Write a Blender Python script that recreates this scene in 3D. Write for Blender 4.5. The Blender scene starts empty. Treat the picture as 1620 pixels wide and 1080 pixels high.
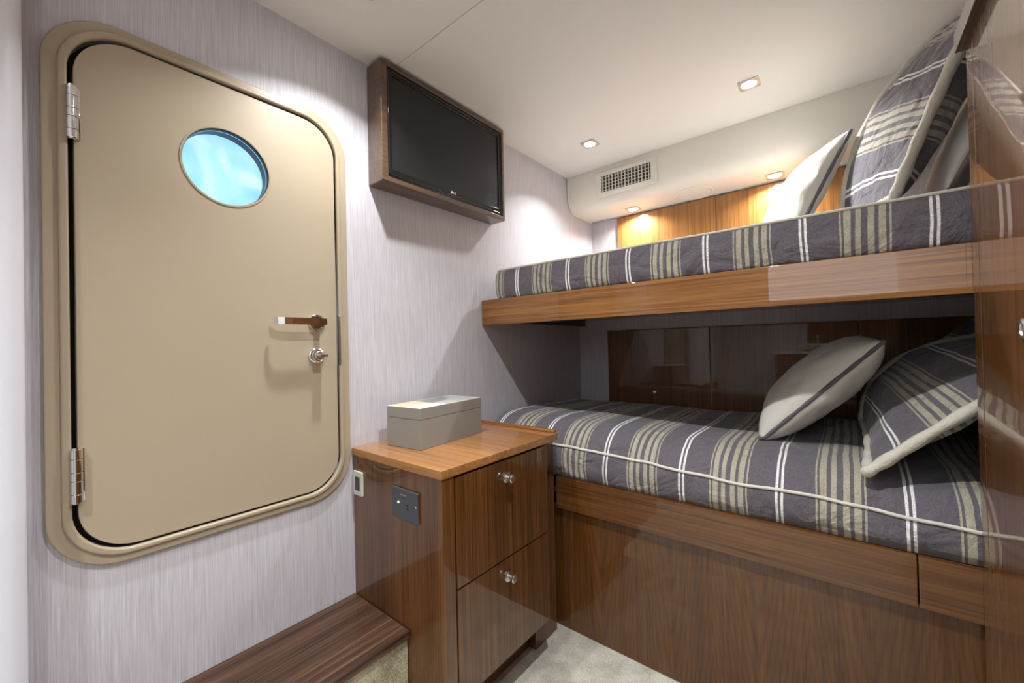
import bpy, bmesh, math, random
from mathutils import Vector, Matrix, noise
random.seed(7)
C = bpy.context.scene.collection
S = 1.2

def P(x, y, z):
    """survey units (camera at 0,0,0; left wall at x=-1) -> metres"""
    return Vector((S*(x+1), S*y, S*(z+.869)))

# ------------------------------------------------------------------ materials
def new_mat(name):
    m = bpy.data.materials.new(name); m.use_nodes = True
    nt = m.node_tree
    b = nt.nodes['Principled BSDF']
    return m, nt, b

def N(nt, t, **kw):
    n = nt.nodes.new(t)
    for k, v in kw.items():
        if k.startswith('i_'):
            n.inputs[k[2:].replace('_', ' ')].default_value = v
        else:
            setattr(n, k, v)
    return n

def math_n(nt, op, a, b=None, c=None):
    n = nt.nodes.new('ShaderNodeMath'); n.operation = op
    for i, v in enumerate((a, b, c)):
        if v is None: continue
        if isinstance(v, (int, float)): n.inputs[i].default_value = v
        else: nt.links.new(v, n.inputs[i])
    return n.outputs[0]

def ramp(nt, fac, stops, interp='LINEAR'):
    r = nt.nodes.new('ShaderNodeValToRGB'); cr = r.color_ramp; cr.interpolation = interp
    while len(cr.elements) > 1: cr.elements.remove(cr.elements[-1])
    cr.elements[0].position = stops[0][0]; cr.elements[0].color = (*stops[0][1], 1)
    for p, c in stops[1:]:
        e = cr.elements.new(p); e.color = (*c, 1)
    nt.links.new(fac, r.inputs[0])
    return r.outputs[0]

def srgb(r, g, b):
    f = lambda c: (c/255/12.92) if c/255 <= .04045 else ((c/255+.055)/1.055)**2.4
    return (f(r), f(g), f(b))

def plain(name, col, rough=.5, metal=0., coat=0., coat_rough=.03, spec=.5, bump=0., bscale=200.):
    m, nt, b = new_mat(name)
    b.inputs['Base Color'].default_value = (*col, 1)
    b.inputs['Roughness'].default_value = rough
    b.inputs['Metallic'].default_value = metal
    b.inputs['Coat Weight'].default_value = coat
    b.inputs['Coat Roughness'].default_value = coat_rough
    b.inputs['Specular IOR Level'].default_value = spec
    if bump:
        tc = N(nt, 'ShaderNodeTexCoord'); nz = N(nt, 'ShaderNodeTexNoise')
        nz.inputs['Scale'].default_value = bscale; nz.inputs['Detail'].default_value = 3
        nt.links.new(tc.outputs['Object'], nz.inputs['Vector'])
        bp = N(nt, 'ShaderNodeBump'); bp.inputs['Strength'].default_value = bump; bp.inputs['Distance'].default_value = .002
        nt.links.new(nz.outputs[0], bp.inputs['Height']); nt.links.new(bp.outputs[0], b.inputs['Normal'])
    return m

def emis(name, col, strength):
    m, nt, b = new_mat(name)
    b.inputs['Base Color'].default_value = (*col, 1)
    b.inputs['Emission Color'].default_value = (*col, 1)
    b.inputs['Emission Strength'].default_value = strength
    return m

def wood(name, axis, dark, mid, light, coat=1.0, cath=False, off=(0, 0, 0), fine=1.0, rough=.42):
    m, nt, b = new_mat(name)
    tc = N(nt, 'ShaderNodeTexCoord')
    def stretch(across, along):
        mp = N(nt, 'ShaderNodeMapping')
        sc = [across]*3; sc['XYZ'.index(axis)] = along
        mp.inputs['Scale'].default_value = sc; mp.inputs['Location'].default_value = off
        nt.links.new(tc.outputs['Object'], mp.inputs['Vector']); return mp.outputs[0]
    n1 = N(nt, 'ShaderNodeTexNoise'); n1.inputs['Scale'].default_value = 1; n1.inputs['Detail'].default_value = 5
    n1.inputs['Roughness'].default_value = .6; n1.inputs['Distortion'].default_value = .15
    nt.links.new(stretch(60, .8), n1.inputs['Vector'])
    n2 = N(nt, 'ShaderNodeTexNoise'); n2.inputs['Scale'].default_value = 1; n2.inputs['Detail'].default_value = 3
    nt.links.new(stretch(320*fine, 3.2), n2.inputs['Vector'])
    n3 = N(nt, 'ShaderNodeTexNoise'); n3.inputs['Scale'].default_value = 1; n3.inputs['Detail'].default_value = 2
    nt.links.new(stretch(5, .5), n3.inputs['Vector'])
    v = math_n(nt, 'MULTIPLY', n1.outputs[0], .42)
    v = math_n(nt, 'MULTIPLY_ADD', n3.outputs[0], .22, v)
    v = math_n(nt, 'MULTIPLY_ADD', n2.outputs[0], .50, v)
    if cath:
        sp = N(nt, 'ShaderNodeSeparateXYZ'); nt.links.new(tc.outputs['Object'], sp.inputs[0])
        u = sp.outputs['X']; w = sp.outputs['Z']
        fr = math_n(nt, 'FRACT', math_n(nt, 'MULTIPLY_ADD', u, 1/.235, .35))
        d = math_n(nt, 'ADD', fr, -.5)
        d = math_n(nt, 'ABSOLUTE', d)
        d2 = math_n(nt, 'POWER', d, 1.35)
        f = math_n(nt, 'MULTIPLY_ADD', w, 55.0, math_n(nt, 'MULTIPLY', d2, -120))
        f = math_n(nt, 'MULTIPLY_ADD', n3.outputs[0], 24, f)
        f = math_n(nt, 'MULTIPLY_ADD', n1.outputs[0], 2.5, f)
        s = math_n(nt, 'SINE', f)
        s = math_n(nt, 'POWER', math_n(nt, 'MULTIPLY_ADD', s, .5, .5), 2.2)
        v = math_n(nt, 'MULTIPLY_ADD', s, -.09, math_n(nt, 'ADD', v, .015))
    if cath: v = math_n(nt, 'MULTIPLY_ADD', v, .55, .245)
    col = ramp(nt, v, [(.41, dark), (.56, mid), (.71, light)])
    nt.links.new(col, b.inputs['Base Color'])
    b.inputs['Roughness'].default_value = rough
    b.inputs['Coat Weight'].default_value = coat
    b.inputs['Coat Roughness'].default_value = .012
    b.inputs['Coat IOR'].default_value = 1.48
    b.inputs['Specular IOR Level'].default_value = .3
    return m

WD = ((.034, .0105, .0022), (.104, .037, .0068), (.185, .076, .017))
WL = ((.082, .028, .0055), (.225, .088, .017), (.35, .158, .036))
wood_v = wood('walnut_vertical', 'Z', *WD)
wood_door = wood('walnut_vertical_drawer', 'Z', *WD, off=(3.1, .4, 0))
wood_front = wood('walnut_cathedral', 'Z', *WD, cath=True)
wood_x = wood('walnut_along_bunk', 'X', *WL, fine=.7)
wood_xd = wood('walnut_along_lower_rail', 'X', *WD, fine=.7, off=(1.3, 5, 2))
wood_y = wood('walnut_along_wall', 'Y', *WD, off=(7, 1, 2))
wood_top = wood('walnut_top', 'X', (.16, .062, .017), (.32, .138, .040), (.44, .21, .068))
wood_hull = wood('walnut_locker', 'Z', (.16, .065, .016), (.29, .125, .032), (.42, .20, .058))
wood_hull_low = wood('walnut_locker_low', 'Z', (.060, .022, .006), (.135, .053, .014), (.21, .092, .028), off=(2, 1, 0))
wood_ward = wood('walnut_wardrobe', 'Z', (.065, .021, .0042), (.125, .046, .0095), (.195, .080, .020), off=(5, 2, 0))
wood_dark = wood('walnut_dark', 'Y', (.03, .014, .008), (.06, .028, .014), (.09, .045, .022))
wood_step = wood('step_tread_wood', 'Y', (.012, .0055, .003), (.055, .024, .012), (.135, .068, .037), coat=.25, rough=.5, fine=.6)
wood_tv = wood('walnut_tv_box', 'Y', (.036, .018, .010), (.082, .043, .023), (.135, .074, .041), off=(2, 4, 1))

def wallpaper():
    m, nt, b = new_mat('streaked_wallpaper')
    tc = N(nt, 'ShaderNodeTexCoord')
    def nz(sc, det):
        mp = N(nt, 'ShaderNodeMapping'); mp.inputs['Scale'].default_value = sc
        nt.links.new(tc.outputs['Object'], mp.inputs['Vector'])
        n = N(nt, 'ShaderNodeTexNoise'); n.inputs['Scale'].default_value = 1; n.inputs['Detail'].default_value = det
        n.inputs['Roughness'].default_value = .7
        nt.links.new(mp.outputs[0], n.inputs['Vector']); return n.outputs[0]
    a = nz((420, 420, 9), 3); c = nz((900, 900, 5), 2)
    v = math_n(nt, 'MULTIPLY_ADD', c, .45, math_n(nt, 'MULTIPLY', a, .55))
    col = ramp(nt, v, [(.30, (.40, .375, .40)), (.50, (.55, .525, .555)), (.70, (.70, .675, .71))])
    nt.links.new(col, b.inputs['Base Color'])
    b.inputs['Roughness'].default_value = .55
    b.inputs['Specular IOR Level'].default_value = .3
    bp = N(nt, 'ShaderNodeBump'); bp.inputs['Strength'].default_value = .15; bp.inputs['Distance'].default_value = .0015
    nt.links.new(v, bp.inputs['Height']); nt.links.new(bp.outputs[0], b.inputs['Normal'])
    return m
wall_m = wallpaper()

GREY = (.128, .115, .130); TAN = (.40, .37, .285); WHT = (.80, .79, .78)
def stripe_stops(gw=.40, x0=.05):
    st = [(0, GREY)]
    def band(a, b, c): st.append((a, c)); st.append((b, GREY))
    for a, b in ((0, .035), (.085, .22), (.305, .42), (.54, .67), (.75, .885), (.945, .98)):
        band(x0+a*gw, x0+b*gw, TAN)
    c = x0+gw/2+.49
    band(c-.034, c-.012, WHT); band(c+.012, c+.034, WHT)
    return st
def stripes(name, source, period, phase):
    """source 'X': stripes run across X in object space; 'V': along the second UV coordinate (metres)."""
    m, nt, b = new_mat(name)
    tc = N(nt, 'ShaderNodeTexCoord')
    sp = N(nt, 'ShaderNodeSeparateXYZ')
    wob = N(nt, 'ShaderNodeTexNoise'); wob.inputs['Scale'].default_value = 6; wob.inputs['Detail'].default_value = 2
    nt.links.new(tc.outputs['Object'], wob.inputs['Vector'])
    if source == 'X':
        nt.links.new(tc.outputs['Object'], sp.inputs[0]); s = sp.outputs['X']
    else:
        nt.links.new(tc.outputs['UV'], sp.inputs[0]); s = sp.outputs['Y']
    s = math_n(nt, 'MULTIPLY_ADD', wob.outputs[0], .012, s)
    fr = math_n(nt, 'FRACT', math_n(nt, 'MULTIPLY_ADD', s, 1/period, phase))
    col = ramp(nt, fr, stripe_stops(), 'CONSTANT')
    # weave: fine mottling of the yarn colour
    wv = N(nt, 'ShaderNodeTexNoise'); wv.inputs['Scale'].default_value = 420; wv.inputs['Detail'].default_value = 2
    nt.links.new(tc.outputs['Object'], wv.inputs['Vector'])
    hs = N(nt, 'ShaderNodeMix', data_type='RGBA', blend_type='MULTIPLY'); hs.inputs[0].default_value = 1
    g = ramp(nt, wv.outputs[0], [(.3, (.72, .72, .72)), (.7, (1.25, 1.25, 1.25))])
    nt.links.new(col, hs.inputs[6]); nt.links.new(g, hs.inputs[7])
    nt.links.new(hs.outputs[2], b.inputs['Base Color'])
    b.inputs['Roughness'].default_value = .85
    b.inputs['Sheen Weight'].default_value = .25
    b.inputs['Specular IOR Level'].default_value = .2
    big = N(nt, 'ShaderNodeTexNoise'); big.inputs['Scale'].default_value = 9; big.inputs['Detail'].default_value = 4
    big.inputs['Distortion'].default_value = .8
    nt.links.new(tc.outputs['Object'], big.inputs['Vector'])
    bp = N(nt, 'ShaderNodeBump'); bp.inputs['Strength'].default_value = .7; bp.inputs['Distance'].default_value = .05
    nt.links.new(big.outputs[0], bp.inputs['Height'])
    bp2 = N(nt, 'ShaderNodeBump'); bp2.inputs['Strength'].default_value = .25; bp2.inputs['Distance'].default_value = .001
    nt.links.new(wv.outputs[0], bp2.inputs['Height']); nt.links.new(bp.outputs[0], bp2.inputs['Normal'])
    nt.links.new(bp2.outputs[0], b.inputs['Normal'])
    return m

def soft_cloth(name, col, bump=.3, scale=9, rough=.7, sheen=.2):
    m, nt, b = new_mat(name)
    b.inputs['Base Color'].default_value = (*col, 1); b.inputs['Roughness'].default_value = rough
    b.inputs['Sheen Weight'].default_value = sheen; b.inputs['Specular IOR Level'].default_value = .3
    tc = N(nt, 'ShaderNodeTexCoord'); nz = N(nt, 'ShaderNodeTexNoise')
    nz.inputs['Scale'].default_value = scale; nz.inputs['Detail'].default_value = 4; nz.inputs['Distortion'].default_value = 1.
    nt.links.new(tc.outputs['Object'], nz.inputs['Vector'])
    bp = N(nt, 'ShaderNodeBump'); bp.inputs['Strength'].default_value = bump; bp.inputs['Distance'].default_value = .02
    nt.links.new(nz.outputs[0], bp.inputs['Height']); nt.links.new(bp.outputs[0], b.inputs['Normal'])
    return m

def carpet_mat(name, c1, c2, scale=350):
    m, nt, b = new_mat(name)
    tc = N(nt, 'ShaderNodeTexCoord'); nz = N(nt, 'ShaderNodeTexNoise')
    nz.inputs['Scale'].default_value = scale; nz.inputs['Detail'].default_value = 4
    nt.links.new(tc.outputs['Object'], nz.inputs['Vector'])
    n2 = N(nt, 'ShaderNodeTexNoise'); n2.inputs['Scale'].default_value = 14; n2.inputs['Detail'].default_value = 5
    nt.links.new(tc.outputs['Object'], n2.inputs['Vector'])
    v = math_n(nt, 'MULTIPLY_ADD', n2.outputs[0], .5, math_n(nt, 'MULTIPLY', nz.outputs[0], .5))
    nt.links.new(ramp(nt, v, [(.40, c1), (.60, c2)]), b.inputs['Base Color'])
    b.inputs['Roughness'].default_value = .95; b.inputs['Specular IOR Level'].default_value = .1
    bp = N(nt, 'ShaderNodeBump'); bp.inputs['Strength'].default_value = .9; bp.inputs['Distance'].default_value = .006
    nt.links.new(nz.outputs[0], bp.inputs['Height']); nt.links.new(bp.outputs[0], b.inputs['Normal'])
    return m

ceil_m = plain('ceiling_vinyl', (.80, .775, .735), .6, bump=.12, bscale=260)
soffit_m = plain('soffit_vinyl', (.74, .71, .635), .5, bump=.10, bscale=300)
white_gloss = plain('white_gloss_paint', (.72, .72, .78), .45, coat=.1, coat_rough=.3)
white_wall = plain('white_wall_paint', (.72, .71, .72), .5)
beige = plain('beige_painted_metal', (.41, .335, .235), .42, bump=.05, bscale=500)
beige_d = plain('beige_painted_frame', (.39, .315, .22), .36)
rubber = plain('black_rubber', (.006, .006, .007), .6)
chrome = plain('chrome', (.80, .80, .82), .08, metal=1)
steel = plain('brushed_steel', (.58, .57, .56), .28, metal=1)
nickel = plain('satin_nickel', (.62, .59, .54), .30, metal=1)
dark_metal = plain('dark_bronze', (.10, .095, .08), .25, metal=1)
blue_tube = plain('blue_porthole_tube', (.001, .008, .045), .4)
tv_black = plain('gloss_black_plastic', (.005, .005, .006), .14, spec=.4)
tv_screen = plain('matte_screen', (.020, .020, .021), .36, spec=.3)
tv_lip = plain('dark_clear_bezel', (.02, .026, .028), .08, coat=1)
logo_m = plain('logo_silver', (.85, .85, .86), .3)
vent_m = plain('vent_cream_plastic', (.72, .69, .60), .4)
vent_dark = plain('vent_duct', (.03, .028, .022), .8)
cream_cord = soft_cloth('cream_piping', (.60, .56, .48), .3, 60)
white_cord = soft_cloth('white_piping', (.70, .67, .60), .3, 60)
satin = soft_cloth('champagne_satin', (.64, .615, .545), .35, 7, rough=.45)
sheet = soft_cloth('white_sheet', (.75, .74, .72), .25, 8)
grey_cord = soft_cloth('grey_piping', (.12, .11, .125), .3, 80)
plate_m = plain('slate_grey_plate', (.055, .058, .066), .35)
plate_hole = plain('socket_hole', (.004, .004, .004), .6)
ivory = plain('ivory_plastic', (.62, .58, .48), .4)
rocker_m = plain('rocker_dark', (.04, .045, .055), .35)
led_m = emis('green_led', (.25, 1., .2), 5.)
box_m = plain('grey_shagreen', (.265, .252, .225), .38, bump=.35, bscale=420)
bone = plain('bone_inlay', (.78, .73, .60), .35)
inl_tan = plain('tan_inlay', (.62, .46, .28), .4)
inl_grey = plain('slate_inlay', (.17, .175, .18), .3)
inl_lgrey = plain('pale_grey_inlay', (.36, .36, .34), .35)
carpet_m = carpet_mat('beige_carpet', (.46, .43, .36), (.76, .72, .62))
riser_m = carpet_mat('riser_carpet', (.30, .27, .17), (.62, .57, .42), 220)
lamp_m = emis('lamp_glass', (1., .98, .95), 60.)
porcelain = plain('porcelain', (.85, .83, .74), .15, coat=.5)

def glass_mat():
    m, nt, b = new_mat('clear_glass')
    b.inputs['Base Color'].default_value = (.95, .98, 1, 1)
    b.inputs['Roughness'].default_value = 0; b.inputs['IOR'].default_value = 1.45
    b.inputs['Transmission Weight'].default_value = 1
    return m
glass = glass_mat()
def window_light():
    m, nt, b = new_mat('lit_porthole_pane')
    tc = N(nt, 'ShaderNodeTexCoord'); nz = N(nt, 'ShaderNodeTexNoise')
    nz.inputs['Scale'].default_value = 9; nz.inputs['Detail'].default_value = 3; nz.inputs['Distortion'].default_value = 1.2
    nt.links.new(tc.outputs['Object'], nz.inputs['Vector'])
    c = ramp(nt, nz.outputs[0], [(.3, (.24, .55, .78)), (.52, (.36, .66, .85)), (.72, (.58, .82, .92))])
    nt.links.new(c, b.inputs['Emission Color']); b.inputs['Emission Strength'].default_value = 1.25
    b.inputs['Base Color'].default_value = (.2, .4, .5, 1); b.inputs['Roughness'].default_value = .4
    return m
pane_m = window_light()

# ------------------------------------------------------------------ mesh helpers
def box(bm, a, b, bev=0., seg=2):
    a = Vector(a); b = Vector(b)
    lo = Vector([min(a[i], b[i]) for i in range(3)]); hi = Vector([max(a[i], b[i]) for i in range(3)])
    r = bmesh.ops.create_cube(bm, size=1)
    vs = r['verts']
    for v in vs:
        v.co = Vector([lo[i]+(v.co[i]+.5)*(hi[i]-lo[i]) for i in range(3)])
    if bev:
        es = list({e for v in vs for e in v.link_edges})
        bmesh.ops.bevel(bm, geom=es, offset=bev, segments=seg, profile=.5, affect='EDGES')
    return bm
def cbox(bm, a, b, bev=0.):           # corners in survey units
    return box(bm, P(*a), P(*b), bev)
def frame_of(d):
    d = Vector(d).normalized()
    a = Vector((0, 0, 1)) if abs(d.z) < .9 else Vector((1, 0, 0))
    u = d.cross(a).normalized(); return u, d.cross(u).normalized(), d
def lathe(bm, base, axis, prof, n=28):
    """prof: list of (distance along axis, radius)"""
    u, w, d = frame_of(axis); base = Vector(base); rings = []
    for t, r in prof:
        c = base+d*t
        if r < 1e-6: rings.append([bm.verts.new(c)])
        else: rings.append([bm.verts.new(c+u*(r*math.cos(2*math.pi*k/n))+w*(r*math.sin(2*math.pi*k/n))) for k in range(n)])
    for A, B in zip(rings, rings[1:]):
        for k in range(n):
            k2 = (k+1) % n
            if len(A) == 1 and len(B) == 1: continue
            if len(A) == 1: bm.faces.new((A[0], B[k], B[k2]))
            elif len(B) == 1: bm.faces.new((A[k], B[0], A[k2]))
            else: bm.faces.new((A[k], B[k], B[k2], A[k2]))
    return bm
def cyl(bm, a, b, r, n=24):
    a = Vector(a); b = Vector(b); L = (b-a).length
    e = min(r, L)*.12
    return lathe(bm, a, b-a, [(0, 0), (0, r-e), (e, r), (L-e, r), (L, r-e), (L, 0)], n)
def tube(bm, pts, r, n=10, closed=False, rfun=None):
    pts = [Vector(p) for p in pts]; m = len(pts); rings = []
    prev = None
    for i, p in enumerate(pts):
        if closed: t = pts[(i+1) % m]-pts[i-1]
        else: t = pts[min(i+1, m-1)]-pts[max(i-1, 0)]
        t.normalize()
        if prev is None: u = frame_of(t)[0]
        else:
            u = prev-t*prev.dot(t)
            u = u.normalized() if u.length > 1e-6 else frame_of(t)[0]
        prev = u; w = t.cross(u)
        rr = r*(rfun(i/m) if rfun else 1)
        rings.append([bm.verts.new(p+u*(rr*math.cos(2*math.pi*k/n))+w*(rr*math.sin(2*math.pi*k/n))) for k in range(n)])
    pairs = list(zip(rings, rings[1:]))+([(rings[-1], rings[0])] if closed else [])
    for A, B in pairs:
        # align for closure
        o = 0
        if closed and A is rings[-1]:
            o = min(range(n), key=lambda s: (A[0].co-B[s].co).length)
        for k in range(n):
            bm.faces.new((A[k], A[(k+1) % n], B[(k+1+o) % n], B[(k+o) % n]))
    if not closed:
        bm.faces.new(rings[0][::-1]); bm.faces.new(rings[-1])
    return bm
def rrect(y0, y1, z0, z1, r, n=14):
    out = []
    for cy, cz, a0 in ((y1-r, z1-r, 0), (y0+r, z1-r, 90), (y0+r, z0+r, 180), (y1-r, z0+r, 270)):
        for k in range(n+1):
            a = math.radians(a0+90*k/n); out.append((cy+r*math.cos(a), cz+r*math.sin(a)))
    return out
def circle(cy, cz, r, n=64):
    return [(cy+r*math.cos(2*math.pi*k/n), cz+r*math.sin(2*math.pi*k/n)) for k in range(n)]
def plate(bm, loops, depth, bevel, xf):
    """extruded flat plate from closed outlines (later loops are holes); xf maps (u, v, w) to the place, w = 0..depth"""
    cu = bpy.data.curves.new('tmp', 'CURVE'); cu.dimensions = '2D'; cu.fill_mode = 'BOTH'
    cu.extrude = max(depth/2-bevel, 1e-5); cu.bevel_depth = bevel; cu.bevel_resolution = 2; cu.offset = -bevel
    for lp in loops:
        s = cu.splines.new('POLY'); s.points.add(len(lp)-1)
        for q, (a, b) in zip(s.points, lp): q.co = (a, b, 0, 1)
        s.use_cyclic_u = True
    o = bpy.data.objects.new('tmp', cu); C.objects.link(o)
    dg = bpy.context.evaluated_depsgraph_get(); me = bpy.data.meshes.new_from_object(o.evaluated_get(dg))
    for v in me.vertices: v.co = xf(v.co.x, v.co.y, v.co.z+depth/2)
    bm.from_mesh(me)
    bpy.data.objects.remove(o); bpy.data.curves.remove(cu); bpy.data.meshes.remove(me)
    bmesh.ops.remove_doubles(bm, verts=bm.verts, dist=1e-6)
    return bm
onwall = lambda x0: (lambda u, v, w: Vector((x0+w, u, v)))      # plate on the left wall, facing +X
def strip_profile(bm, prof, x0, x1, closed=True):
    """prof (y,z) extruded along X"""
    A = [bm.verts.new((x0, y, z)) for y, z in prof]; B = [bm.verts.new((x1, y, z)) for y, z in prof]
    n = len(prof)
    for i in range(n if closed else n-1):
        j = (i+1) % n; bm.faces.new((A[i], A[j], B[j], B[i]))
    if closed:
        bm.faces.new(A[::-1]); bm.faces.new(B)
    return bm

def obj(name, bm, mat, parent=None, smooth=False, auto=None):
    bmesh.ops.recalc_face_normals(bm, faces=bm.faces)
    me = bpy.data.meshes.new(name)
    if parent is not None:
        w = Vector((0, 0, 0)); q = parent
        while q: w += q.location; q = q.parent
    else:
        xs = [v.co for v in bm.verts]
        w = Vector(((min(v.x for v in xs)+max(v.x for v in xs))/2, (min(v.y for v in xs)+max(v.y for v in xs))/2, min(v.z for v in xs)))
    for v in bm.verts: v.co -= w
    bm.to_mesh(me); bm.free()
    o = bpy.data.objects.new(name, me); C.objects.link(o)
    if parent is not None: o.parent = parent
    else: o.location = w
    me.materials.append(mat)
    if smooth:
        for p in me.polygons: p.use_smooth = True
        me.set_sharp_from_angle(angle=math.radians(auto if auto else 40))
        if not auto:
            wm = o.modifiers.new('weighted', 'WEIGHTED_NORMAL'); wm.keep_sharp = True; wm.mode = 'FACE_AREA'
    return o
def tag(o, label, cat, group=None):
    o['label'] = label; o['category'] = cat
    if group: o['group'] = group
    return o
def thing(name, loc, label, cat, group=None):
    o = bpy.data.objects.new(name, None); o.empty_display_size = .05; C.objects.link(o); o.location = loc
    return tag(o, label, cat, group)
def struct(name, bm, mat, **k):
    o = obj(name, bm, mat, **k); o['kind'] = 'structure'; return o
B = bmesh.new
def copy_tree(o, parent=None, delta=None):
    c = o.copy(); C.objects.link(c)
    if parent: c.parent = parent
    if delta: c.location = o.location+delta
    for ch in list(o.children): copy_tree(ch, c)
    return c

# ------------------------------------------------------------------ room shell
H = P(0, 0, .778).z
XR, YN = 2.05, -1.55
YU, YL = P(0, 1.889, 0).y, P(0, 1.74, 0).y
# hatch measures (metres)
fy0, fy1, fz0, fz1 = P(0, .029, 0).y, P(0, .548, 0).y, P(0, 0, -.366).z, P(0, 0, .583).z
ly0, ly1, lz0, lz1 = P(0, .066, 0).y, P(0, .517, 0).y, P(0, 0, -.339).z, P(0, 0, .556).z
pcy, pcz, prad = P(0, .288, 0).y, P(0, 0, .386).z, S*.080

bm = B()
plate(bm, [[(YN-.05, 0), (YU+.05, 0), (YU+.05, H), (YN-.05, H)], rrect(ly0-.012, ly1+.012, lz0-.012, lz1+.012, .10)], .06, 0, onwall(-.06))
struct('wall_left', bm, wall_m)
bm = B(); box(bm, (-.06, YN-.06, -.05), (XR+.06, YU+.1, 0)); struct('floor', bm, carpet_m)
seam_y = P(0, .675, 0).y
bm = B(); box(bm, (-.06, YN-.06, H), (XR+.06, seam_y-.0012, H+.04), .0015); box(bm, (-.06, seam_y+.0012, H), (XR+.06, YU+.1, H+.04), .0015)
box(bm, (-.06, seam_y-.02, H+.004), (XR+.06, seam_y+.02, H+.045))
struct('ceiling', bm, ceil_m)
bm = B(); zs = P(0, 0, .13).z
strip_profile(bm, [(YL, 0), (YL, zs), (YU, zs), (YU, H), (YU+.08, H), (YU+.08, 0)], 0, XR)
struct('wall_back', bm, wall_m)
bm = B(); box(bm, (XR, -.3, 0), (XR+.06, YU+.08, H)); struct('wall_right', bm, wall_m)
xj = P(-.28, 0, 0).x
bm = B(); box(bm, (-.06, YN-.06, 0), (XR+.06, YN, H)); struct('wall_near', bm, white_wall)
bm = B(); box(bm, (xj, YN, 0), (XR, YN+.02, H)); o = struct('trim_1', bm, wood_v)
bm = B(); box(bm, (1.65, YN, 0), (1.71, -.3, H)); struct('wall_aisle', bm, white_wall)
# white door post at the left edge of the view
bm = B(); box(bm, (0.001, -.40, 0.001), (.095, .0125, H-.001), .035, 10); struct('trim_2', bm, white_gloss, smooth=True)

# soffit over the back wall
prof = [(1.655, .7775), (1.655, .70), (1.658, .672), (1.664, .652), (1.673, .637), (1.686, .626), (1.704, .6185), (1.73, .616), (1.80, .616), (1.888, .616), (1.888, .7775)]
pm = [(P(0, y, 0).y, P(0, 0, z).z) for y, z in prof]
bm = B(); strip_profile(bm, pm, .001, XR-.001); struct('trim_3', bm, soffit_m, smooth=True)
# cord bead closing the soffit against the wall
bm = B(); tube(bm, [(.006, y-.002, z-.002 if i else z) for i, (y, z) in enumerate(pm[:10])], .004, 8); struct('trim_4', bm, soffit_m, smooth=True)
bm = B(); box(bm, (.01, YU-.02, pm[8][1]-.006), (XR-.01, YU-.012, pm[8][1])); struct('trim_5', bm, steel)

# ------------------------------------------------------------------ hatch door
bm = B()
plate(bm, [rrect(ly0, ly1, lz0, lz1, S*.078), circle(pcy, pcz, prad)], .05, .0015, onwall(-.045))
door = struct('door_1', bm, beige, smooth=True)
door['label'] = 'beige rounded hatch door with a round blue window'
bm = B()
plate(bm, [rrect(fy0, fy1, fz0, fz1, S*.098), rrect(ly0-.020, ly1+.014, lz0-.014, lz1+.014, S*.085)], .008, .003, onwall(.0003))
plate(bm, [rrect(ly0-.0225, ly1+.0165, lz0-.0165, lz1+.0165, S*.087), rrect(ly0-.0085, ly1+.0045, lz0-.0045, lz1+.0045, S*.081)], .013, .004, onwall(.0003))
obj('door_frame', bm, beige_d, door, smooth=True)
bm = B()
plate(bm, [rrect(ly0-.011, ly1+.011, lz0-.011, lz1+.011, S*.086), rrect(ly0+.001, ly1-.001, lz0+.001, lz1-.001, S*.077)], .01, 0, onwall(-.035))
obj('gasket', bm, rubber, door)
# porthole: blue tube, bright pane behind, clear glass in front, thin rim
bm = B(); lathe(bm, (-.046, pcy, pcz), (1, 0, 0), [(0, prad-.001), (.048, prad-.001), (.048, prad-.004), (0, prad-.004), (0, prad-.001)], 64)
obj('porthole_tube', bm, blue_tube, door, smooth=True)
bm = B(); lathe(bm, (-.05, pcy, pcz), (1, 0, 0), [(0, 0), (0, prad-.002), (.004, prad-.002), (.004, 0)], 64)
obj('porthole_pane', bm, pane_m, door)
bm = B(); lathe(bm, (-.012, pcy, pcz), (1, 0, 0), [(0, 0), (0, prad-.0042), (.004, prad-.0042), (.0085, prad*.6), (.0105, prad*.3), (.011, 0)], 64)
obj('porthole_glass', bm, glass, door, smooth=True)
bm = B(); lathe(bm, (.0045, pcy, pcz), (1, 0, 0), [(0, prad+.0022), (.0022, prad+.0018), (.0022, prad-.002), (0, prad-.003)], 64)
obj('porthole_rim', bm, beige_d, door, smooth=True)
def hinge(z0, z1):
    bm = B(); y = ly0-.0025; x = .013; n = 5; w = [.17, .24, .16, .24, .19]; z = z0
    for k in range(n):
        h = (z1-z0)*w[k]
        lathe(bm, (x, y, z), (0, 0, 1), [(0, 0), (0, .0085), (.001, .0095), (h-.0016, .0095), (h-.0006, .0085), (h-.0006, 0)], 20)
        z += h
    lathe(bm, (x, y, z0-.002), (0, 0, 1), [(0, 0), (0, .006), (z1-z0+.004, .006), (z1-z0+.004, 0)], 16)
    box(bm, (.004, y+.002, z0+.001), (.0085, y+.012, z1-.001), .0008)
    return bm
for z0, z1 in ((.361, .449), (-.244, -.155)):
    obj('hinge', hinge(P(0, 0, z0).z, P(0, 0, z1).z), chrome, door, smooth=True, auto=30)
hc = P(-1, .467, .066); hc.x = .005
bm = B(); lathe(bm, hc, (1, 0, 0), [(0, 0), (0, .0240), (.003, .0240), (.0055, .0222), (.0060, .0195), (.0045, .0185), (.0045, 0)], 36); cyl(bm, hc+Vector((.006, 0, 0)), hc+Vector((.045, 0, 0)), .0085)
rose = obj('door_handle', bm, chrome, door, smooth=True)
bm = B(); hx = hc.x
path = [(hx+.043, hc.y+.009), (hx+.043, hc.y-.02), (hx+.043, hc.y-.085), (hx+.041, hc.y-.102), (hx+.034, hc.y-.116), (hx+.022, hc.y-.121)]
hw, ht = .0092, .0042
A = []
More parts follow.
